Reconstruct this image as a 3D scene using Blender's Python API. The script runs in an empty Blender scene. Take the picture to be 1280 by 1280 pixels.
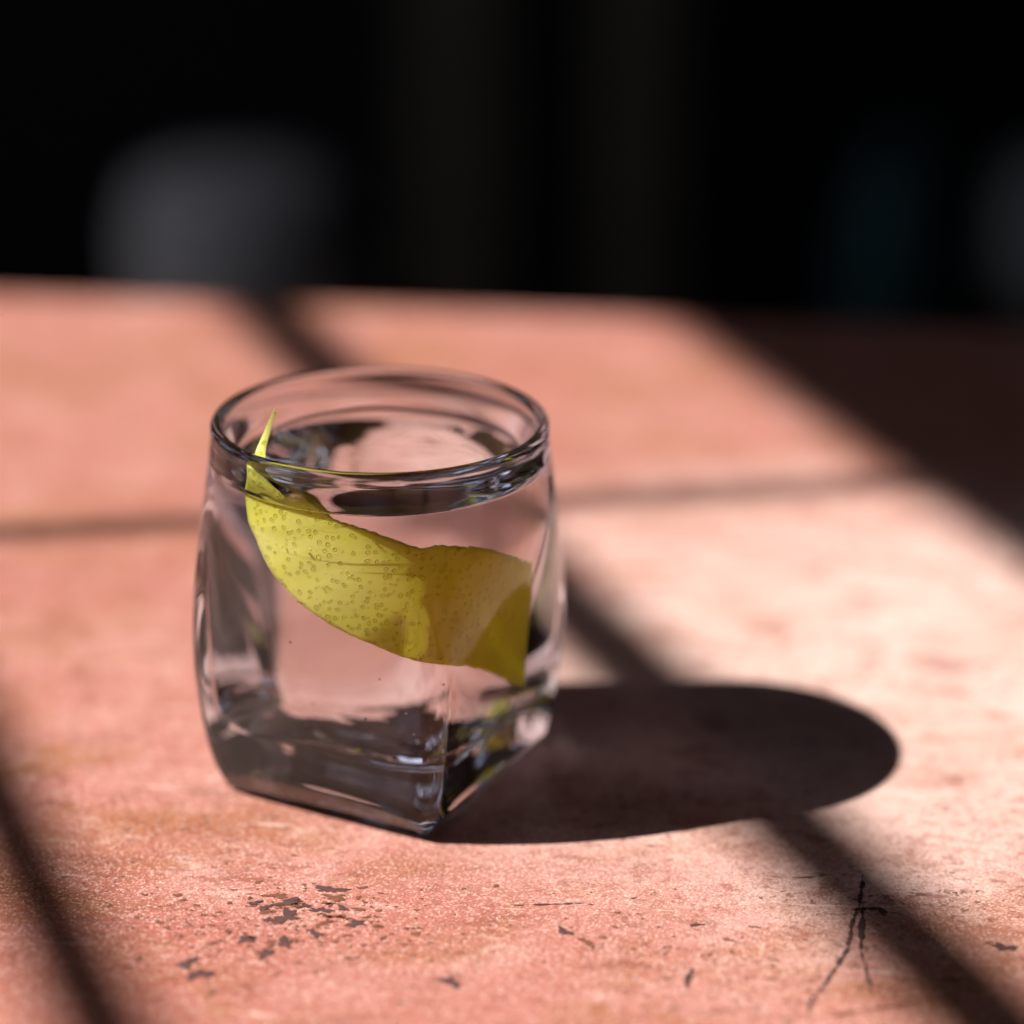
import bpy, bmesh, math, random
import numpy as np
from mathutils import Vector, Matrix, noise

sc = bpy.context.scene
R = math.radians
UNIT = 10.0                          # scene units per metre (1 unit = 10 cm)
sc.unit_settings.system = 'METRIC'; sc.unit_settings.scale_length = 1 / UNIT
SUN_EL, SUN_AZ = 44.8, 11.0          # elevation; azimuth the light travels towards (from +x to +y)

# ------------------------------------------------------------------ camera
cd = bpy.data.cameras.new('camera')
cam = bpy.data.objects.new('camera', cd)
sc.collection.objects.link(cam)
cd.sensor_width = 36.0
cd.lens = 36.0 * 3600 / 1280
cd.clip_start, cd.clip_end = 0.2, 600
CPOS = Vector((0.02752, -0.56477, 0.27458))
PIT, ROLL = 0.362576, 0.010530
fwd = Vector((0, math.cos(PIT), -math.sin(PIT)))
r0 = Vector((1, 0, 0)); u0 = r0.cross(fwd)
rr = math.cos(ROLL) * r0 + math.sin(ROLL) * u0
uu = rr.cross(fwd)
M = Matrix((rr, uu, -fwd)).transposed().to_4x4()
M.translation = CPOS * UNIT
cam.matrix_world = M
cd.dof.use_dof = True
cd.dof.focus_distance = (Vector((0.030, -0.057, 0.0)) - CPOS).dot(fwd) * UNIT
cd.dof.aperture_fstop = 4.2 / UNIT
sc.camera = cam

# ------------------------------------------------------------------ sky and sun
w = bpy.data.worlds.new('World'); sc.world = w
w.use_nodes = True
nt = w.node_tree
sky = nt.nodes.new('ShaderNodeTexSky')
sky.sky_type = 'NISHITA'
sky.sun_disc = False
sky.sun_elevation = R(SUN_EL)
# the sun stands opposite to where the light travels
sky.sun_rotation = R(90 - (SUN_AZ + 180))
bg = nt.nodes['Background']
nt.links.new(sky.outputs[0], bg.inputs[0])
bg.inputs[1].default_value = 0.095
sl = bpy.data.lights.new('sun', 'SUN')
sl.energy = 5.0
sl.angle = R(0.53)
sl.cycles.is_caustics_light = True
sl.color = (1.0, 0.96, 0.90)
sun = bpy.data.objects.new('sun', sl)
sc.collection.objects.link(sun)
sdir = Vector((math.cos(R(SUN_AZ)) * math.cos(R(SUN_EL)), math.sin(R(SUN_AZ)) * math.cos(R(SUN_EL)), -math.sin(R(SUN_EL))))
sun.rotation_euler = sdir.to_track_quat('-Z', 'Y').to_euler()
sun.location = -sdir * 30
sc.view_settings.view_transform = 'Standard'
sc.view_settings.look = 'None'
sc.view_settings.gamma = 1.0
sc.view_settings.exposure = 1.0
cy = sc.cycles
cy.max_bounces = 32; cy.transmission_bounces = 28; cy.glossy_bounces = 12; cy.diffuse_bounces = 4
cy.transparent_max_bounces = 16
cy.caustics_refractive = True; cy.caustics_reflective = False
cy.blur_glossy = 0.0
cy.sample_clamp_indirect = 6.0
cy.use_denoising = True
try:
    cy.denoiser = 'OPENIMAGEDENOISE'
except Exception:
    pass

# ------------------------------------------------------------------ helpers
def tag(o, label=None, cat=None, group=None, kind=None):
    if label: o['label'] = label
    if cat: o['category'] = cat
    if group: o['group'] = group
    if kind: o['kind'] = kind
    return o

def empty(name, loc=(0, 0, 0), rz=0.0):
    o = bpy.data.objects.new(name, None)
    sc.collection.objects.link(o)
    o.location = loc; o.rotation_euler = (0, 0, rz)
    o.empty_display_size = 0.02
    return o

def link(name, me, mats, parent=None, smooth=False):
    o = bpy.data.objects.new(name, me)
    sc.collection.objects.link(o)
    for m in (mats if isinstance(mats, (list, tuple)) else [mats]):
        me.materials.append(m)
    if smooth:
        me.polygons.foreach_set('use_smooth', [True] * len(me.polygons))
    if parent is not None:
        o.parent = parent
    return o

def from_py(name, vs, fs, mats, parent=None, smooth=False):
    me = bpy.data.meshes.new(name)
    me.from_pydata([tuple(v) for v in vs], [], fs)
    me.update()
    return link(name, me, mats, parent, smooth)

def box(name, size, loc, mat, parent=None, bevel=0.002, rz=0.0, seg=2):
    bm = bmesh.new()
    bmesh.ops.create_cube(bm, size=1.0)
    bmesh.ops.scale(bm, vec=size, verts=bm.verts)
    if bevel:
        bmesh.ops.bevel(bm, geom=bm.edges[:], offset=bevel, segments=seg, profile=0.5, affect='EDGES')
    me = bpy.data.meshes.new(name); bm.to_mesh(me); bm.free()
    o = link(name, me, mat, parent)
    o.location = loc; o.rotation_euler = (0, 0, rz)
    return o

def lathe(name, prof, mat, parent=None, seg=48, loc=(0, 0, 0)):
    vs, fs = [], []
    n = len(prof)
    for k in range(seg):
        a = 2 * math.pi * k / seg
        for r_, z_ in prof:
            vs.append((r_ * math.cos(a), r_ * math.sin(a), z_))
    for k in range(seg):
        k2 = (k + 1) % seg
        for i in range(n - 1):
            fs.append((k * n + i, k2 * n + i, k2 * n + i + 1, k * n + i + 1))
    o = from_py(name, vs, fs, mat, parent, True)
    o.location = loc
    return o

# ------------------------------------------------------------------ materials
class N:
    """small node-graph writer"""
    def __init__(self, name):
        self.m = bpy.data.materials.new(name)
        self.m.use_nodes = True
        self.t = self.m.node_tree
        self.t.nodes.clear()
        self.out = self.t.nodes.new('ShaderNodeOutputMaterial')
    def n(self, kind, **kw):
        nd = self.t.nodes.new(kind)
        for k, v in kw.items():
            if k.startswith('_'):
                setattr(nd, k[1:], v)
            else:
                s = nd.inputs[k.replace('__', ' ')]
                if hasattr(v, 'is_output') or isinstance(v, bpy.types.NodeSocket):
                    self.t.links.new(v, s)
                else:
                    s.default_value = v
        return nd
    def l(self, a, b): self.t.links.new(a, b)
    def coord(self, which='Object'):
        return self.n('ShaderNodeTexCoord').outputs[which]
    def noise(self, vec, scale, detail=4, rough=0.55, dist=0.0):
        return self.n('ShaderNodeTexNoise', Vector=vec, Scale=scale, Detail=detail, Roughness=rough, Distortion=dist).outputs['Fac']
    def ramp(self, fac, stops):
        nd = self.n('ShaderNodeValToRGB', Fac=fac)
        el = nd.color_ramp.elements
        while len(el) > 1: el.remove(el[-1])
        for i, (p, c) in enumerate(stops):
            e = el[0] if i == 0 else el.new(p)
            e.position = p
            e.color = (c, c, c, 1) if not hasattr(c, '__len__') else (*c, 1)
        return nd.outputs['Color']
    def mix(self, fac, a, b, mode='MIX'):
        nd = self.n('ShaderNodeMix', _data_type='RGBA', _blend_type=mode)
        for s, v in ((nd.inputs[0], fac), (nd.inputs[6], a), (nd.inputs[7], b)):
            if isinstance(v, bpy.types.NodeSocket): self.l(v, s)
            elif hasattr(v, '__len__'): s.default_value = (*v, 1)
            else: s.default_value = v
        return nd.outputs[2]
    def math(self, op, a, b=0.0):
        nd = self.n('ShaderNodeMath', _operation=op)
        for s, v in ((nd.inputs[0], a), (nd.inputs[1], b)):
            if isinstance(v, bpy.types.NodeSocket): self.l(v, s)
            else: s.default_value = v
        return nd.outputs[0]
    def mapping(self, vec, scale=(1, 1, 1), rot=(0, 0, 0)):
        return self.n('ShaderNodeMapping', Vector=vec, Scale=scale, Rotation=rot).outputs[0]
    def surf(self, s): self.l(s, self.out.inputs['Surface'])

def principled(name, col, rough=0.6, var=0.25, scale=20.0, bump=0.0, spec=0.5):
    g = N(name)
    v = g.coord()
    f = g.noise(v, scale, 6)
    lo = tuple(c * (1 - var) for c in col); hi = tuple(min(1, c * (1 + var)) for c in col)
    c = g.mix(f, lo, hi)
    p = g.n('ShaderNodeBsdfPrincipled', Base__Color=c, Roughness=rough)
    p.inputs['Specular IOR Level'].default_value = spec
    if bump:
        b = g.n('ShaderNodeBump', Height=f, Strength=0.5, Distance=bump * UNIT)
        g.l(b.outputs[0], p.inputs['Normal'])
    g.surf(p.outputs[0])
    return g.m

def glass_mat(name, ior, col):
    g = N(name)
    p = g.n('ShaderNodeBsdfGlass', Color=(*col, 1), Roughness=0.0, IOR=ior)
    g.surf(p.outputs[0])
    return g.m

M_GLASS = glass_mat('clear_grey_glass', 1.5, (0.888, 0.895, 0.922))
M_WATER = glass_mat('water_surface', 1.333, (0.99, 0.99, 0.99))
M_WET = glass_mat('water_against_glass', 1.333 / 1.5, (0.955, 0.952, 0.962))

def table_material():
    g = N('worn_red_tabletop')
    v = g.coord()
    big = g.noise(v, 9.0, 5, 0.6, 0.3)
    mid = g.noise(v, 34.0, 6, 0.62, 0.4)
    fine = g.noise(v, 420.0, 5, 0.7)
    grit = g.noise(v, 1900.0, 2, 0.6)
    base = g.mix(g.ramp(big, [(0.36, 0), (0.60, 1)]), (0.36, 0.115, 0.085), (0.55, 0.26, 0.22))
    base = g.mix(g.ramp(mid, [(0.50, 0), (0.68, 0.75)]), base, (0.64, 0.40, 0.36))
    # bleached middle of the top, redder towards its edges
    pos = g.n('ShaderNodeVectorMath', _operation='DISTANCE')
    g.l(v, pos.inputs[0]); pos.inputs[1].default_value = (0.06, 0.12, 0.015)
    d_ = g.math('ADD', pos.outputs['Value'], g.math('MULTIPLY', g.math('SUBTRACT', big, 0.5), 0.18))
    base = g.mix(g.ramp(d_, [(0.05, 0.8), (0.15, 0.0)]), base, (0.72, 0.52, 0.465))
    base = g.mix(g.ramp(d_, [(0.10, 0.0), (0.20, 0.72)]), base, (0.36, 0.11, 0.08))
    ochre = g.noise(g.mapping(v, (1, 1.8, 1)), 21.0, 7, 0.66, 0.6)
    stain = g.ramp(ochre, [(0.48, 0), (0.62, 0.85)])
    stain = g.math('MULTIPLY', stain, g.ramp(d_, [(0.08, 0.35), (0.2, 1.0)]))
    base = g.mix(stain, base, (0.30, 0.105, 0.04))
    blot = g.noise(g.mapping(v, (1, 1.7, 1)), 75.0, 6, 0.68, 0.4)
    base = g.mix(g.ramp(blot, [(0.54, 0), (0.64, 0.7)]), base, (0.25, 0.075, 0.045))
    base = g.mix(g.ramp(blot, [(0.30, 0.45), (0.42, 0)]), base, (0.70, 0.46, 0.40))
    # small rubbed-through specks, in patches
    patch = g.ramp(g.noise(v, 26.0, 3, 0.6), [(0.42, 0.12), (0.60, 1)])
    speck = g.ramp(g.noise(g.mapping(v, (1, 1.6, 1)), 330.0, 5, 0.66, 0.6), [(0.56, 0), (0.62, 1)])
    base = g.mix(g.math('MULTIPLY', g.math('MULTIPLY', patch, speck), 0.8), base, (0.15, 0.05, 0.035))
    base = g.mix(g.ramp(fine, [(0.32, 0.5), (0.5, 0.0)]), base, (0.24, 0.085, 0.06))
    base = g.mix(g.ramp(grit, [(0.54, 0.0), (0.68, 0.6)]), base, (0.78, 0.58, 0.51))
    base = g.mix(g.ramp(grit, [(0.32, 0.6), (0.46, 0.0)]), base, (0.20, 0.07, 0.05))
    # hairline scratches
    sc1 = g.n('ShaderNodeTexNoise', Vector=g.mapping(v, (30, 420, 1), (0, 0, R(14))), Scale=1.0, Detail=2.0).outputs['Fac']
    base = g.mix(g.ramp(sc1, [(0.68, 0), (0.73, 0.45)]), base, (0.76, 0.6, 0.53))
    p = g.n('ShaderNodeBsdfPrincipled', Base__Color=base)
    rough = g.ramp(mid, [(0.3, 0.42), (0.7, 0.6)])
    g.l(rough, p.inputs['Roughness'])
    p.inputs['Specular IOR Level'].default_value = 0.45
    h = g.math('ADD', g.math('MULTIPLY', fine, 0.5), g.math('MULTIPLY', grit, 0.7))
    h = g.math('ADD', h, g.math('MULTIPLY', mid, 0.6))
    b = g.n('ShaderNodeBump', Height=h, Strength=0.6, Distance=0.0003 * UNIT)
    g.l(b.outputs[0], p.inputs['Normal'])
    g.surf(p.outputs[0])
    return g.m
M_TABLE = table_material()
M_CHIP = principled('bare_dark_metal', (0.085, 0.042, 0.04), 0.55, 0.5, 300)
M_CHIPB = principled('brown_worn_spot', (0.16, 0.06, 0.035), 0.6, 0.4, 300)
M_LEG = principled('dark_table_leg', (0.06, 0.04, 0.03), 0.5)
M_WALL = principled('dark_wall_paint', (0.035, 0.031, 0.029), 0.9, 0.2, 3)
M_FLOOR = principled('dark_floor', (0.03, 0.024, 0.02), 0.8, 0.3, 5)
M_FRAME = principled('dark_window_wood', (0.05, 0.03, 0.02), 0.6, 0.3, 30)

def peel_material(name, zest=True):
    g = N(name)
    v = g.coord()
    if zest:
        f = g.noise(v, 90.0, 4, 0.6)
        base = g.mix(g.ramp(f, [(0.35, 0), (0.65, 1)]), (0.90, 0.84, 0.09), (0.93, 0.89, 0.20))
        wv = g.n('ShaderNodeTexNoise', Vector=v, Scale=240.0, Detail=2.0).outputs['Color']
        vv = g.n('ShaderNodeVectorMath', _operation='MULTIPLY_ADD')
        g.l(wv, vv.inputs[0]); vv.inputs[1].default_value = (0.0016, 0.0016, 0.0016); g.l(v, vv.inputs[2])
        vo = g.n('ShaderNodeTexVoronoi', Vector=vv.outputs[0], Scale=700.0, Randomness=0.85).outputs['Distance']
        ring_ = g.ramp(vo, [(0.0, 0.35), (0.16, 0.0), (0.30, 1.0), (0.40, 0.75), (0.62, 0.75)])
        base = g.mix(g.ramp(vo, [(0.10, 0.0), (0.20, 0.6), (0.34, 0.15), (0.5, 0.0)]), base, (0.60, 0.47, 0.015))
        tone = g.noise(v, 45.0, 3, 0.6)
        base = g.mix(g.ramp(tone, [(0.42, 0.0), (0.66, 0.5)]), base, (0.88, 0.72, 0.02))
        # light glowing through one end of the strip, painted as deeper yellow
        backlit = g.math('ADD', g.n('ShaderNodeSeparateXYZ', Vector=v).outputs[0], g.math('MULTIPLY', g.math('SUBTRACT', tone, 0.5), 0.03))
        base = g.mix(g.ramp(g.math('MULTIPLY', backlit, 20.0), [(0.25, 0.0), (0.6, 0.9)]), base, (0.92, 0.76, 0.006))
        h = g.math('ADD', ring_, g.math('MULTIPLY', f, 1.2))
        b = g.n('ShaderNodeBump', Height=h, Strength=1.0, Distance=0.00045 * UNIT).outputs[0]
    else:
        f = g.noise(v, 160.0, 4, 0.6)
        base = g.mix(f, (0.84, 0.76, 0.30), (0.90, 0.84, 0.42))
        b = g.n('ShaderNodeBump', Height=f, Strength=0.5, Distance=0.00035 * UNIT).outputs[0]
    d = g.n('ShaderNodeBsdfPrincipled', Base__Color=base, Roughness=0.45, Normal=b)
    d.inputs['Specular IOR Level'].default_value = 0.3
    d.inputs['Subsurface Weight'].default_value = 0.7
    d.inputs['Subsurface Radius'].default_value = (1.0, 0.96, 0.06)
    d.inputs['Subsurface Scale'].default_value = 0.005 * UNIT
    g.surf(d.outputs[0])
    return g.m
M_ZEST = peel_material('lemon_zest')
M_PITH = peel_material('lemon_pith', False)

# ------------------------------------------------------------------ setting: the dark room and its window
# room axes: u = direction square to the window, v = along it
UA = R(21.0)
U = Vector((math.cos(UA), math.sin(UA), 0)); V = Vector((-math.sin(UA), math.cos(UA), 0))
def uv(u_, v_, z_): return U * u_ + V * v_ + Vector((0, 0, z_))
ZF, ZC = -0.75, 1.75
U0, U1, V0, V1 = -1.05, 2.6, -1.9, 2.3
WT = 0.06
def slab(name, ua, ub, va, vb, za, zb, mat, parent=None, bevel=0.0):
    o = box(name, (ub - ua, vb - va, zb - za), uv((ua + ub) / 2, (va + vb) / 2, (za + zb) / 2), mat, parent, bevel, UA)
    return o
tag(slab('floor', U0 - 0.1, U1 + 0.1, V0 - 0.1, V1 + 0.1, ZF - 0.08, ZF, M_FLOOR), kind='structure')
tag(slab('ceiling', U0 - 0.1, U1 + 0.1, V0 - 0.1, V1 + 0.1, ZC, ZC + 0.08, M_WALL), kind='structure')
tag(slab('wall_back', U0 - 0.1, U1 + 0.1, V1, V1 + 0.1, ZF, ZC, M_WALL), kind='structure')
tag(slab('wall_front', U0 - 0.1, U1 + 0.1, V0 - 0.1, V0, ZF, ZC, M_WALL), kind='structure')
tag(slab('wall_right', U1, U1 + 0.1, V0, V1, ZF, ZC, M_WALL), kind='structure')
WV0, WV1 = -0.62, 0.66              # window opening along the wall
TAN = math.tan(R(SUN_EL)) / math.cos(R(21.0 - SUN_AZ))
zat = lambda s: (s - U0) * TAN      # height at the window that throws its shadow to u = s on the table
WZ1 = (0.192 - (U0 - WT)) * TAN      # the outer lip of the head throws the edge of the shade
WZ0 = zat(-0.30)
tag(slab('wall_window', U0 - WT, U0, V0, WV0, ZF, ZC, M_WALL), kind='structure')
W2V0, W2V1, W2Z0, W2Z1 = 1.05, 2.0, 0.20, 0.90   # unseen second opening, added to light the back of the room
tag(slab('wall_window', U0 - WT, U0, WV1, W2V0, ZF, ZC, M_WALL), kind='structure')
tag(slab('wall_window', U0 - WT, U0, W2V1, V1, ZF, ZC, M_WALL), kind='structure')
tag(slab('wall_window', U0 - WT, U0, W2V0, W2V1, ZF, W2Z0, M_WALL), kind='structure')
tag(slab('wall_window', U0 - WT, U0, W2V0, W2V1, W2Z1, ZC, M_WALL), kind='structure')
tag(slab('wall_window', U0 - WT, U0, WV0, WV1, ZF, WZ0, M_WALL), kind='structure')
tag(slab('wall_window', U0 - WT, U0, WV0, WV1, WZ1, ZC, M_WALL), kind='structure')
wf = empty('window_frame', uv(U0, 0, WZ0), UA)
tag(wf, 'dark wooden grid of window bars standing in the wall opening left of the table', 'window')
wz = lambda z: z - WZ0
def wbar(name, va, vb, za, zb, d):
    box(name, (d, vb - va, zb - za), (-0.004 - d / 2, (va + vb) / 2, wz((za + zb) / 2)), M_FRAME, wf, 0.001)
for s, t in ((-0.072, 0.0105), (0.084, 0.0145)):
    wbar('muntin', WV0, WV1, zat(s) - t / 2, zat(s) + t / 2, t)
for v0 in (0.346, -0.28):
    wbar('glazing_bar', v0 - 0.005, v0 + 0.005, WZ0, WZ1, 0.007)

# ------------------------------------------------------------------ the table
TA = R(-4.6)
table = empty('table', (0, 0, 0), TA)
tag(table, 'worn pinkish red table with scratches and dark chips under the glass', 'table')
def table_top():
    # rounded-edge board, far edge at local y = 0.372
    bm = bmesh.new()
    bmesh.ops.create_cube(bm, size=1.0)
    bmesh.ops.scale(bm, vec=(1.25, 0.80, 0.03), verts=bm.verts)
    bmesh.ops.bevel(bm, geom=bm.edges[:], offset=0.006, segments=4, profile=0.5, affect='EDGES')
    me = bpy.data.meshes.new('tabletop'); bm.to_mesh(me); bm.free()
    o = link('tabletop', me, M_TABLE, table)
    o.location = (0.05, 0.350 - 0.40, -0.015)
    return o
tabletop = table_top()
for sx in (-0.5, 0.6):
    for sy in (-0.38, 0.30):
        box('leg', (0.05, 0.05, 0.72), (sx, sy, -0.03 - 0.36), M_LEG, table, 0.004)

# chips and cracks worn into the paint, where the photograph shows them
rnd = random.Random(5)
def blob_patch(cx, cy, w_, h_, ang, seed, n=34, z=0.00012):
    r_ = random.Random(seed)
    ph = [r_.uniform(0, 6.28) for _ in range(4)]
    vs = []
    for k in range(n):
        a = 2 * math.pi * k / n
        q = 1 + 0.34 * math.sin(2 * a + ph[0]) + 0.28 * math.sin(3 * a + ph[1]) + 0.22 * math.sin(5 * a + ph[2]) + 0.20 * math.sin(9 * a + ph[3]) + r_.gauss(0, 0.07)
        q = max(q, 0.18)
        x, y = w_ * 0.5 * q * math.cos(a), h_ * 0.5 * q * math.sin(a)
        vs.append((cx + x * math.cos(ang) - y * math.sin(ang), cy + x * math.sin(ang) + y * math.cos(ang), z))
    return vs
Tinv = Matrix.Rotation(-TA, 4, 'Z')
def patch_obj(name, vs, mat, kind=None):
    vs = [Tinv @ Vector(v) for v in vs]
    c = sum(vs, Vector()) / len(vs); c.z = vs[0].z
    me_v = [v - c for v in vs] + [Vector((0, 0, 0))]
    n = len(vs)
    o = from_py(name, me_v, [(i, (i + 1) % n, n) for i in range(n)], mat, table)
    o.location = c
    return o
CHIPS = [(-18.4, -57.3, 4.6, 2.4, 0.2, 1), (-8.0, -54.4, 6.2, 3.0, -0.05, 1), (-6.8, -57.9, 5.8, 2.0, -0.25, 1), (-15.8, -65.7, 5.8, 4.6, 0.5, 0),
         (-19.0, -67.3, 2.6, 2.2, 0.0, 0), (-9.3, -63.0, 4.4, 2.2, -0.1, 0), (-2.1, -68.3, 4.4, 2.6, 0.0, 0), (-23.0, -75.1, 2.8, 3.4, 0.2, 0),
         (-15.5, -75.9, 3.6, 3.4, -0.5, 0), (-18.7, -80.3, 3.0, 4.0, 0.3, 0), (-9.6, -72.6, 2.6, 2.8, 0.2, 0), (-30.4, -88.4, 4.6, 4.4, 0.2, 0),
         (-33.4, -84.5, 5.0, 3.0, 0.5, 0), (16.9, -90.4, 3.6, 4.0, 0.4, 1), (-20.5, -62.3, 3.2, 1.6, 0.2, 0), (-22.4, -60.4, 2.6, 1.8, 0.3, 0),
         (-15.8, -59.9, 6.4, 2.6, 0.25, 0), (-12.7, -61.6, 3.4, 1.4, 0.1, 0), (-5.0, -62.2, 3.0, 1.6, -0.4, 0), (38.5, -70.6, 3.2, 2.6, -0.9, 1),
         (42.8, -74.8, 4.2, 1.8, -0.9, 1), (61.6, -88.0, 1.3, 7.0, -0.32, 0), (64.3, -67.4, 3.2, 0.9, -0.05, 0), (123.3, -75.1, 4.6, 3.0, 0.1, 0), (111.0, -87.7, 3.6, 2.0, 0.1, 1)]
for i, (x, y, w_, h_, a, k) in enumerate(CHIPS):
    patch_obj('paint_chip', blob_patch(x / 1e3, y / 1e3, 0.82 * w_ / 1e3, 0.85 * h_ / 1e3, a, 40 + i, z=0.00012 + i * 4e-6), M_CHIPB if k == 1 and i % 2 == 0 else M_CHIP)
# the smallest flecks, joined
fv, ff = [], []
for i in range(760):
    if i < 380:
        cx, cy = rnd.gauss(-14, 13), rnd.gauss(-70, 10)
    else:
        cx, cy = rnd.uniform(-50, 125), rnd.uniform(-105, -52)
    s = 0.25 + 1.1 * rnd.random() ** 3 if i < 380 else 0.2 + 0.8 * rnd.random() ** 3
    vs = blob_patch(cx / 1e3, cy / 1e3, s * rnd.uniform(0.8, 2.2) / 1e3, s / 1e3, rnd.uniform(-0.5, 0.5), 900 + i, 9, 0.0001)
    b0 = len(fv)
    vs = [Tinv @ Vector(v) for v in vs]
    c = sum(vs, Vector()) / len(vs)
    fv += vs + [c]
    ff += [(b0 + j, b0 + (j + 1) % 9, b0 + 9) for j in range(9)]
tag(from_py('paint_fleck', fv, ff, M_CHIPB, table), kind='stuff')
def crack(pts, wd, seed, mat):
    r_ = random.Random(seed)
    P = []
    for (a, b) in zip(pts[:-1], pts[1:]):
        for k in range(6):
            t = k / 6
            P.append(Vector((a[0] + (b[0] - a[0]) * t, a[1] + (b[1] - a[1]) * t, 0)))
    P.append(Vector((*pts[-1], 0)))
    P = [p + Vector((r_.gauss(0, 0.10), r_.gauss(0, 0.08), 0)) for p in P]
    vs, fs = [], []
    for i, p in enumerate(P):
        d = (P[min(i + 1, len(P) - 1)] - P[max(i - 1, 0)]).normalized()
        nrm = Vector((-d.y, d.x, 0))
        h = wd * r_.choice((0.12, 0.3, 0.6, 1.0, 1.25)) * 0.5 * min(1, 0.2 + 4 * min(i, len(P) - 1 - i) / len(P))
        for s in (-1, 1):
            q = (p + nrm * s * h) / 1e3
            vs.append(Tinv @ Vector((q.x, q.y, 0.00015)))
        if i: fs.append((2 * i - 2, 2 * i, 2 * i + 1, 2 * i - 1))
    from_py('crack', vs, fs, mat, table)
crack([(99.5, -44.6), (98.5, -50.7), (97.6, -55.4), (97.0, -59.7)], 0.8, 1, M_CHIP)
crack([(95.4, -60.7), (98.7, -60.0), (101.5, -60.3), (101.7, -63.4)], 1.4, 2, M_CHIP)
crack([(96.7, -59.7), (95.2, -64.6), (94.1, -70.4), (93.1, -75.7), (91.0, -81.0), (89.1, -85.0), (86.2, -91.9), (84.3, -95.4), (82.6, -102.6)], 0.9, 3, M_CHIP)
crack([(97.6, -60.3), (96.3, -69.4), (95.6, -75.7), (95.3, -79.7)], 1.3, 4, M_CHIP)
crack([(95.4, -79.1), (95.7, -83.9), (95.7, -93.7)], 0.9, 5, M_CHIP)
crack([(112.3, -92.8), (104.4, -95.9), (95.1, -98.7), (82.9, -102.6)], 0.7, 6, M_CHIPB)
crack([(28.3, -60.2), (36.2, -59.7), (42.6, -58.9)], 0.5, 7, M_CHIP)
crack([(75.2, -46.5), (86.4, -47.6), (96.3, -45.3)], 0.4, 8, M_CHIPB)
# ------------------------------------------------------------------ the tumbler
GP = dict(th=17.67, t0=22.04, t1=72.04, k0=8.29, k1=9.18, ki=4.61, rs=401.66, w0=4.6, w1=2.9, ib=15.39, fil=5.56, w56=6.17, w72=5.2, zw=71.4, zb=17.36, rsb=48.0, side=23.6, slope=0.78)
GROT = R(GP['th'] - 45.0)
def smooth_tab(tab):
    xs = np.array([t[0] for t in tab], float); ys = np.array([t[1] for t in tab], float)
    m = np.gradient(ys, xs)
    def f(x):
        x = np.asarray(x, float)
        i = np.clip(np.searchsorted(xs, x) - 1, 0, len(xs) - 2)
        h = xs[i + 1] - xs[i]; t = np.clip((x - xs[i]) / h, 0, 1)
        return float((2 * t**3 - 3 * t**2 + 1) * ys[i] + (t**3 - 2 * t**2 + t) * h * m[i]
                     + (-2 * t**3 + 3 * t**2) * ys[i + 1] + (t**3 - t**2) * h * m[i + 1])
    return f
NPHI = 360
PHI = np.linspace(0, 2 * np.pi, NPHI, endpoint=False)
CP, SP = np.cos(PHI), np.sin(PHI)
def smin(a, b, k):
    h = np.clip(0.5 + 0.5 * (b - a) / k, 0, 1)
    return b * (1 - h) + a * h - k * h * (1 - h)
def arc_side(d, rs, c, s):
    # distance along a direction to a side bulging with radius rs
    A = s * s / (2 * rs)
    c = np.abs(c)
    return np.minimum(2 * d / (c + np.sqrt(c * c + 4 * A * d)), 300)
def section(d, rs, k, t, circ):
    sq = smin(arc_side(d, rs, CP, SP), arc_side(d, rs, SP, CP), k)
    return sq * t + circ * (1 - t)
# outline half width seen from the front, mm, by height
half_w = smooth_tab([(0, 33.35), (6, 35.32), (12, 36.76), (18, 37.81), (24, 38.52), (30, 39.03), (36, 39.29), (42, 39.32), (48, 39.09), (54, 38.56), (60, 37.79), (66, 36.85), (72, 35.9), (78, 35.3), (81, 35.1)])
def ease(a, b, x):
    u = min(1, max(0, (x - a) / (b - a))); return u * u * (3 - 2 * u)
def body(z, inner=False):
    hw = half_w(z)
    t = 1 - ease(GP['t0'], GP['t1'], z)                      # square below, round at the rim
    k = GP['k0'] + (GP['k1'] - GP['k0']) * min(1, z / 60) + (GP['ki'] if inner else 0)
    rs = GP['rsb'] + (GP['rs'] - GP['rsb']) * ease(1, GP['zb'], z)   # sides bulge towards the foot
    r = smin(arc_side(35.0, rs, CP, SP), arc_side(35.0, rs, SP, CP), k)
    r = r * hw / np.max(r * np.cos(PHI + GROT))
    return r * t + hw * (1 - t)
wall_t = smooth_tab([(14, GP['w0']), (35, 0.5 * (GP['w0'] + GP['w56']) + 0.15), (54, GP['w56']), (64, 0.5 * (GP['w56'] + GP['w72']) + 0.2), (72, GP['w72']), (78, GP['w1']), (82, GP['w1'] - 0.1)])
def wall(z):
    return wall_t(z)
def outer_r(z):
    side = GP['side'] + z * GP['slope']                       # the four facets that cut the foot
    cut = smin(side / np.maximum(np.abs(CP), 0.05), side / np.maximum(np.abs(SP), 0.05), 2.0)
    return smin(body(z), cut, 0.3)
def inner_r(z):
    return body(z, True) - wall(z)
IB = GP['ib']                                    # height of the inside bottom
FIL = GP['fil']
def inner_ring(z):
    r = inner_r(max(z, 14))
    if z < IB + FIL:
        t = (IB + FIL - z) / FIL
        r = r - FIL * (1 - math.sqrt(max(0, 1 - t * t)))
    return r
rot = Matrix.Rotation(GROT, 3, 'Z')
def ring(r, z):
    z = np.broadcast_to(z, r.shape)
    x, y = r * CP, r * SP
    c, s = math.cos(GROT), math.sin(GROT)
    return np.stack([x * c - y * s, x * s + y * c, z], -1) * 1e-3
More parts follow.
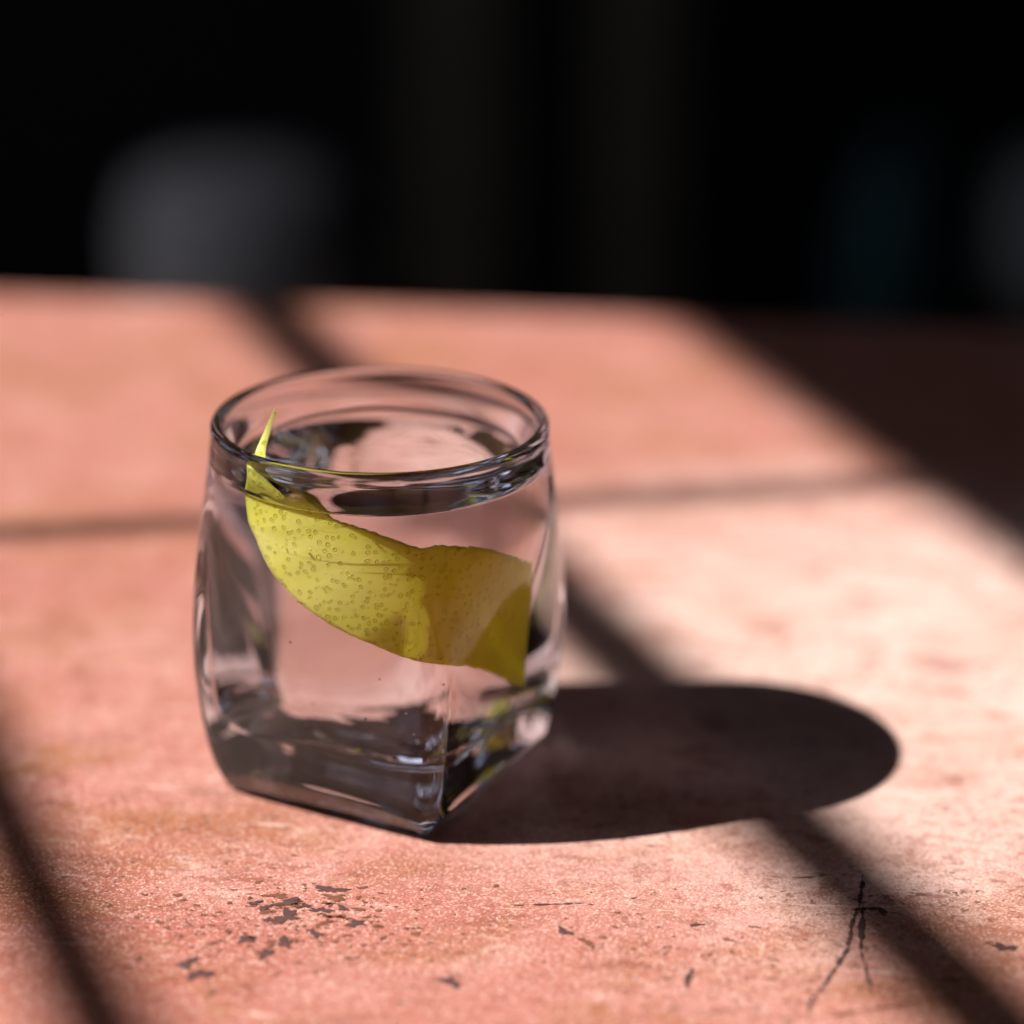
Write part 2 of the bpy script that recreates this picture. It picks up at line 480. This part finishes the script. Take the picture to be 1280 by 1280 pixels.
def loft(rings, cap_start=False, cap_end=False):
    vs = np.concatenate(rings, 0)
    n = len(rings); fs = []
    for i in range(n - 1):
        for k in range(NPHI):
            k2 = (k + 1) % NPHI
            fs.append((i * NPHI + k, i * NPHI + k2, (i + 1) * NPHI + k2, (i + 1) * NPHI + k))
    vs = [tuple(v) for v in vs]
    for flag, i in ((cap_start, 0), (cap_end, n - 1)):
        if flag:
            c = np.mean(rings[i], 0)
            vs.append(tuple(c)); ci = len(vs) - 1
            for k in range(NPHI):
                k2 = (k + 1) % NPHI
                fs.append((ci, i * NPHI + k2, i * NPHI + k) if i == 0 else (i * NPHI + k, i * NPHI + k2, ci))
    return vs, fs
ZW = GP['zw']                                        # water line
def wob(P, sc_, amp, seed=0.0):
    return noise.fractal(Vector(P) * sc_ + Vector((seed, seed * 1.7, 0)), 1.0, 2.0, 3) * amp

# inside below the water line (shared by glass and drink)
def wet_rings():
    zs = list(ZW - (ZW - IB - FIL) * np.linspace(0, 1, 150))
    out = [ring(inner_ring(z), z) for z in zs]
    for t in np.linspace(0, 1, 28)[1:]:
        a = t * math.pi / 2
        z = IB + FIL * (1 - math.sin(a))
        r = inner_r(14 + 0 * z) if False else inner_r(max(z, 14))
        out.append(ring(r - FIL * (1 - math.cos(a)), z))
    last = inner_r(max(IB, 14)) - FIL
    for f in np.linspace(1, 0, 30)[1:-1]:
        rr_ = last * f
        out.append(ring(rr_, np.full(NPHI, IB) + 0.0))
    # pressed-glass unevenness, growing towards the bottom
    for R_ in out:
        for p in R_:
            k = min(1, max(0, (45 - p[2] * 1e3) / 28))
            if k > 0:
                d = wob(p, 95, 0.42, 3.1) * k
                p[2] += d * 1e-3
    return out
wet = wet_rings()

def build_tumbler():
    rings = []
    # bottom: slightly hollow foot
    for f in (0.03, 0.3, 0.55, 0.75, 0.88):
        rr_ = outer_r(0.0) * f
        rings.append(ring(rr_, 0.25 + 1.1 * (1 - (f / 0.88) ** 2)))
    r00 = outer_r(0.0)
    rings.append(ring(r00 - 0.75, 0.16))
    rings.append(ring(r00 - 0.35, 0.24))
    rings.append(ring(r00 - 0.10, 0.46))
    for z in list(np.linspace(0.8, 16, 60)) + list(np.linspace(16.3, 79.3, 190)):
        rings.append(ring(outer_r(z), z))
    ro, ri = outer_r(79.3), inner_r(79.3)
    mid, half = (ro + ri) / 2, (ro - ri) / 2
    for t in np.linspace(0, math.pi, 20)[1:]:
        rings.append(ring(mid + half * math.cos(t), 79.3 + 1.75 * math.sin(t)))
    for z in np.linspace(79.3, ZW, 12)[1:-1]:
        rings.append(ring(inner_r(z), z))
    rings.append(wet[0])
    vs, fs = loft(rings, cap_start=True)
    o = from_py('tumbler', vs, fs, M_GLASS, None, True)
    return tag(o, 'clear grey tinted square footed glass tumbler standing on the pink table', 'glass')
tumbler = build_tumbler()

def build_drink():
    # top: rings from the wall inward with a meniscus and slow ripples
    rin = inner_r(ZW)
    top = []
    for d in np.concatenate([np.array([0.0, 0.12, 0.3, 0.55, 0.9, 1.4, 2.0, 2.7]), np.linspace(3.5, 32.3, 42)]):
        z = ZW - 0.85 * (1 - math.exp(-d / 0.8))
        R_ = ring(np.maximum(rin - d, 0.15), z)
        if d > 0:
            k = min(1, d / 3)
            for p in R_:
                q = Vector((p[0], p[1], 0.3))
                p[2] += k * 1e-3 * (noise.fractal(q * 110, 1.0, 2.0, 2) * 0.10 + noise.noise(q * 330) * 0.022)
        top.append(R_)
    top = top[::-1]
    rings = top + wet[1:]
    vs, fs = loft(rings, cap_start=True, cap_end=True)
    fs = [tuple(reversed(f)) for f in fs]
    o = from_py('drink', vs, fs, [M_WATER, M_WET], None, True)
    ntop = (len(top) - 1) * NPHI
    mi = np.ones(len(o.data.polygons), dtype=np.int32)
    mi[:ntop] = 0
    # the first cap (top centre) comes right after the side faces
    nside = (len(rings) - 1) * NPHI
    mi[nside:nside + NPHI] = 0
    o.data.polygons.foreach_set('material_index', mi)
    return tag(o, 'clear colourless drink filling the glass tumbler almost to its rim', 'drink')
drink = build_drink()
for o in (tumbler, drink):
    bm = bmesh.new(); bm.from_mesh(o.data)
    o.cycles.is_caustics_caster = True
    if o is drink:
        bmesh.ops.recalc_face_normals(bm, faces=bm.faces[:])
    bm.to_mesh(o.data); bm.free()

# ------------------------------------------------------------------ the strip of lemon peel
LO = [(-144.5, 70.9), (-142.3, 66.1), (-138.3, 63.1), (-133.1, 58.7), (-126.5, 54.9), (-117.2, 50.9), (-102.0, 46.6), (-85.3, 43.3), (-69.0, 40.0), (-48.0, 34.9), (-24.0, 27.6), (-6.0, 22.6)]
UP = [(-108.5, 70.9), (-102.8, 69.3), (-95.9, 68.4), (-89.0, 67.3), (-80.3, 65.5), (-71.6, 63.5), (-66.2, 63.9), (-54.4, 62.5), (-43.8, 60.5), (-33.2, 57.8), (-25.2, 55.4), (-20.5, 54.2)]
TIP = [((-21.0, -10.8, 86.2), (-20.5, -10.8, 86.2)), ((-22.4, -15.0, 83.6), (-21.3, -15.1, 83.5)), ((-24.3, -19.5, 79.6), (-22.0, -20.6, 79.4)), ((-24.8, -22.0, 76.0), (-19.0, -25.0, 75.6))]
def wall_point(phi_deg, z, off):
    phi = R(phi_deg) - GROT
    i = int(round((phi % (2 * math.pi)) / (2 * math.pi) * NPHI)) % NPHI
    q = inner_ring(z) - off
    f = (phi % (2 * math.pi)) / (2 * math.pi) * NPHI
    i = int(f); t = f - i
    rad = q[i % NPHI] * (1 - t) + q[(i + 1) % NPHI] * t
    return np.array([rad * math.cos(R(phi_deg)), rad * math.sin(R(phi_deg)), z])
def catmull(P, n):
    P = np.array(P, float); out = []
    for i in range(len(P) - 1):
        p0, p1, p2, p3 = P[max(i - 1, 0)], P[i], P[i + 1], P[min(i + 2, len(P) - 1)]
        for k in range(n):
            t = k / n
            out.append(0.5 * (2 * p1 + (p2 - p0) * t + (2 * p0 - 5 * p1 + 4 * p2 - p3) * t * t + (3 * p1 - p0 - 3 * p2 + p3) * t**3))
    out.append(P[-1]); return np.array(out)
def peel_grid(nacross=24, nlen=8):
    lo, up = catmull(LO, nlen), catmull(UP, nlen)
    r_ = random.Random(11)
    rows = []
    for i, (a, b) in enumerate(zip(lo, up)):
        ja = noise.noise(Vector((i * 0.55, 3.1, 0))) * 0.22 + r_.gauss(0, 0.05)
        jb = noise.noise(Vector((i * 0.75, 9.4, 0))) * 0.30 + r_.gauss(0, 0.06)
        row = []
        for k in range(nacross + 1):
            t = k / nacross
            phi = a[0] + (b[0] - a[0]) * t
            z = (a[1] + ja) * (1 - t) + (b[1] + jb) * t
            off = 0.9 + 0.5 * noise.noise(Vector((i * 0.09, t * 1.3, 5.0)))
            row.append(wall_point(phi, z, max(0.55, off)))
        rows.append(row)
    first = rows[0]
    # free tip above the drink
    ta = catmull([t[0] for t in TIP] + [first[0]], nlen); tb = catmull([t[1] for t in TIP] + [first[-1]], nlen)
    tip = []
    for i in range(len(ta) - 1):
        w_ = i / (len(ta) - 1)
        row = []
        for k in range(nacross + 1):
            t = k / nacross
            p = ta[i] * (1 - t) + tb[i] * t
            bow = first[k] - (first[0] * (1 - t) + first[-1] * t)
            row.append(p + bow * w_ ** 2)
        tip.append(row)
    return np.array(tip + rows)
G = peel_grid()
du = np.gradient(G, axis=0); dv = np.gradient(G, axis=1)
Nn = np.cross(du, dv); Nn /= np.maximum(np.linalg.norm(Nn, axis=-1, keepdims=True), 1e-9)
ctr = np.array([0, 0, 55.0])
sgn = np.sign(np.sum(Nn * (G - ctr), axis=-1, keepdims=True)); sgn[sgn == 0] = 1
Nn *= sgn                                        # outward
def shell(d0, d1):
    nl, na = G.shape[:2]
    edge = np.ones((nl, na, 1))
    wdt = np.linalg.norm(G[:, -1] - G[:, 0], axis=-1)[:, None, None]
    tt = np.linspace(0, 1, na)[None, :, None]
    dist = np.minimum(tt, 1 - tt) * wdt            # mm from the cut edge
    thin = np.clip(wdt / 6, 0.25, 1)
    A_, B_ = G - Nn * d0 * thin, G - Nn * d1 * thin
    vs = np.concatenate([A_.reshape(-1, 3), B_.reshape(-1, 3)]) * 1e-3
    n = nl * na; fs = []
    for i in range(nl - 1):
        for k in range(na - 1):
            a_ = i * na + k
            fs.append((a_, a_ + 1, a_ + na + 1, a_ + na))
    nz = len(fs)
    for i in range(nl - 1):
        for k in range(na - 1):
            a_ = i * na + k
            fs.append((n + a_, n + a_ + na, n + a_ + na + 1, n + a_ + 1))
    loop = [k for k in range(na)] + [i * na + na - 1 for i in range(1, nl)] + [(nl - 1) * na + k for k in range(na - 2, -1, -1)] + [i * na for i in range(nl - 2, 0, -1)]
    for a_, b_ in zip(loop, loop[1:] + loop[:1]):
        fs.append((b_, a_, n + a_, n + b_))
    return vs, fs, nz
base_pt = Vector((-0.012, -0.026, 0.026))
vs, fs, nz = shell(0.0, 0.8)
peel = from_py('lemon_peel', vs - np.array(base_pt), fs, [M_ZEST, M_PITH], None, True)
mi = np.ones(len(fs), dtype=np.int32); mi[:nz] = 0
peel.data.polygons.foreach_set('material_index', mi)
bm = bmesh.new(); bm.from_mesh(peel.data); bmesh.ops.recalc_face_normals(bm, faces=bm.faces[:]); bm.to_mesh(peel.data); bm.free()
peel.location = base_pt
peel.cycles.is_caustics_receiver = True
tag(peel, 'strip of yellow lemon peel curled inside the tumbler with its tip above the drink', 'lemon peel')

# tiny air bubbles clinging inside
M_BUBBLE = glass_mat('air_bubble', 1 / 1.333, (1, 1, 1))
bm = bmesh.new()
rb = random.Random(21)
for k in range(26):
    ph, z = rb.uniform(-140, -10), rb.uniform(20, 66)
    r_ = rb.uniform(0.12, 0.34)
    p = wall_point(ph, z, r_ + 0.03) * 1e-3
    bmesh.ops.create_icosphere(bm, subdivisions=2, radius=r_ * 1e-3, matrix=Matrix.Translation(Vector(p)))
me = bpy.data.meshes.new('bubbles'); bm.to_mesh(me); bm.free()
tag(link('bubbles', me, M_BUBBLE, None, True), 'tiny air bubbles clinging inside the tumbler', 'bubbles', kind='stuff')

# ------------------------------------------------------------------ dim things far behind the table
M_GREYCL = principled('grey_seat_cloth', (0.62, 0.57, 0.54), 0.9, 0.15, 60)
M_BEIGE = principled('pale_grey_seat_cloth', (0.34, 0.33, 0.30), 0.9, 0.15, 60)
M_POST = principled('brown_post_wood', (0.17, 0.125, 0.075), 0.7, 0.3, 12)
M_TEAL = principled('dark_teal_glaze', (0.02, 0.075, 0.075), 0.4, 0.2, 12)
def stool(x, y, r_, top, mat, label):
    t = empty('stool', (x, y, ZF)); tag(t, label, 'stool')
    h = top - ZF
    lathe('cushion', [(0.001, h - 0.13), (r_ * 0.86, h - 0.13), (r_ * 0.98, h - 0.115), (r_, h - 0.09), (r_ * 0.99, h - 0.04), (r_ * 0.9, h - 0.012), (r_ * 0.7, h - 0.002), (0.001, h)], mat, t)
    lathe('seat_ring', [(r_ * 0.7, h - 0.16), (r_ * 0.88, h - 0.16), (r_ * 0.88, h - 0.13), (r_ * 0.7, h - 0.13), (r_ * 0.7, h - 0.16)], M_LEG, t)
    for k in range(4):
        a = math.pi / 4 + k * math.pi / 2
        box('leg', (0.022, 0.022, h - 0.15), (r_ * 0.72 * math.cos(a), r_ * 0.72 * math.sin(a), (h - 0.15) / 2), M_LEG, t, 0.003, a)
stool(-0.186, 1.62, 0.092, -0.272, M_GREYCL, 'blurred grey cushioned stool in the dark behind the left of the table')
stool(0.565, 2.05, 0.085, -0.36, M_BEIGE, 'blurred pale stool at the right edge in the dark background')
for x, w_, lab in ((-0.031, 0.105, 'wider brown wooden post in the dark behind the middle of the table'), (0.145, 0.085, 'narrower brown wooden post in the dark right of the wider post')):
    t = empty('wooden_post', (x, 2.2, ZF)); tag(t, lab, 'post', 'posts in the dark background')
    box('shaft', (w_, 0.06, ZC - ZF - 0.06), (0, 0, (ZC - ZF) / 2 + 0.03), M_POST, t, 0.006)
    box('foot_plate', (w_ + 0.03, 0.08, 0.058), (0, 0, 0.03), M_POST, t, 0.006)
t = lathe('tall_jar', [(0.001, 0.0), (0.05, 0.0), (0.058, 0.02), (0.062, 0.2), (0.055, 0.31), (0.035, 0.36), (0.032, 0.385), (0.036, 0.39), (0.03, 0.39), (0.028, 0.36), (0.001, 0.35)], M_TEAL, None, 40, (0.395, 2.12, ZF))
tag(t, 'blurred dark teal jar standing in the background left of the pale stool', 'jar')

# ------------------------------------------------------------------ metres to scene units
for o in list(sc.objects):
    if o.parent is None and o.type in {'MESH', 'EMPTY'}:
        o.location = o.location * UNIT
        o.scale = o.scale * UNIT
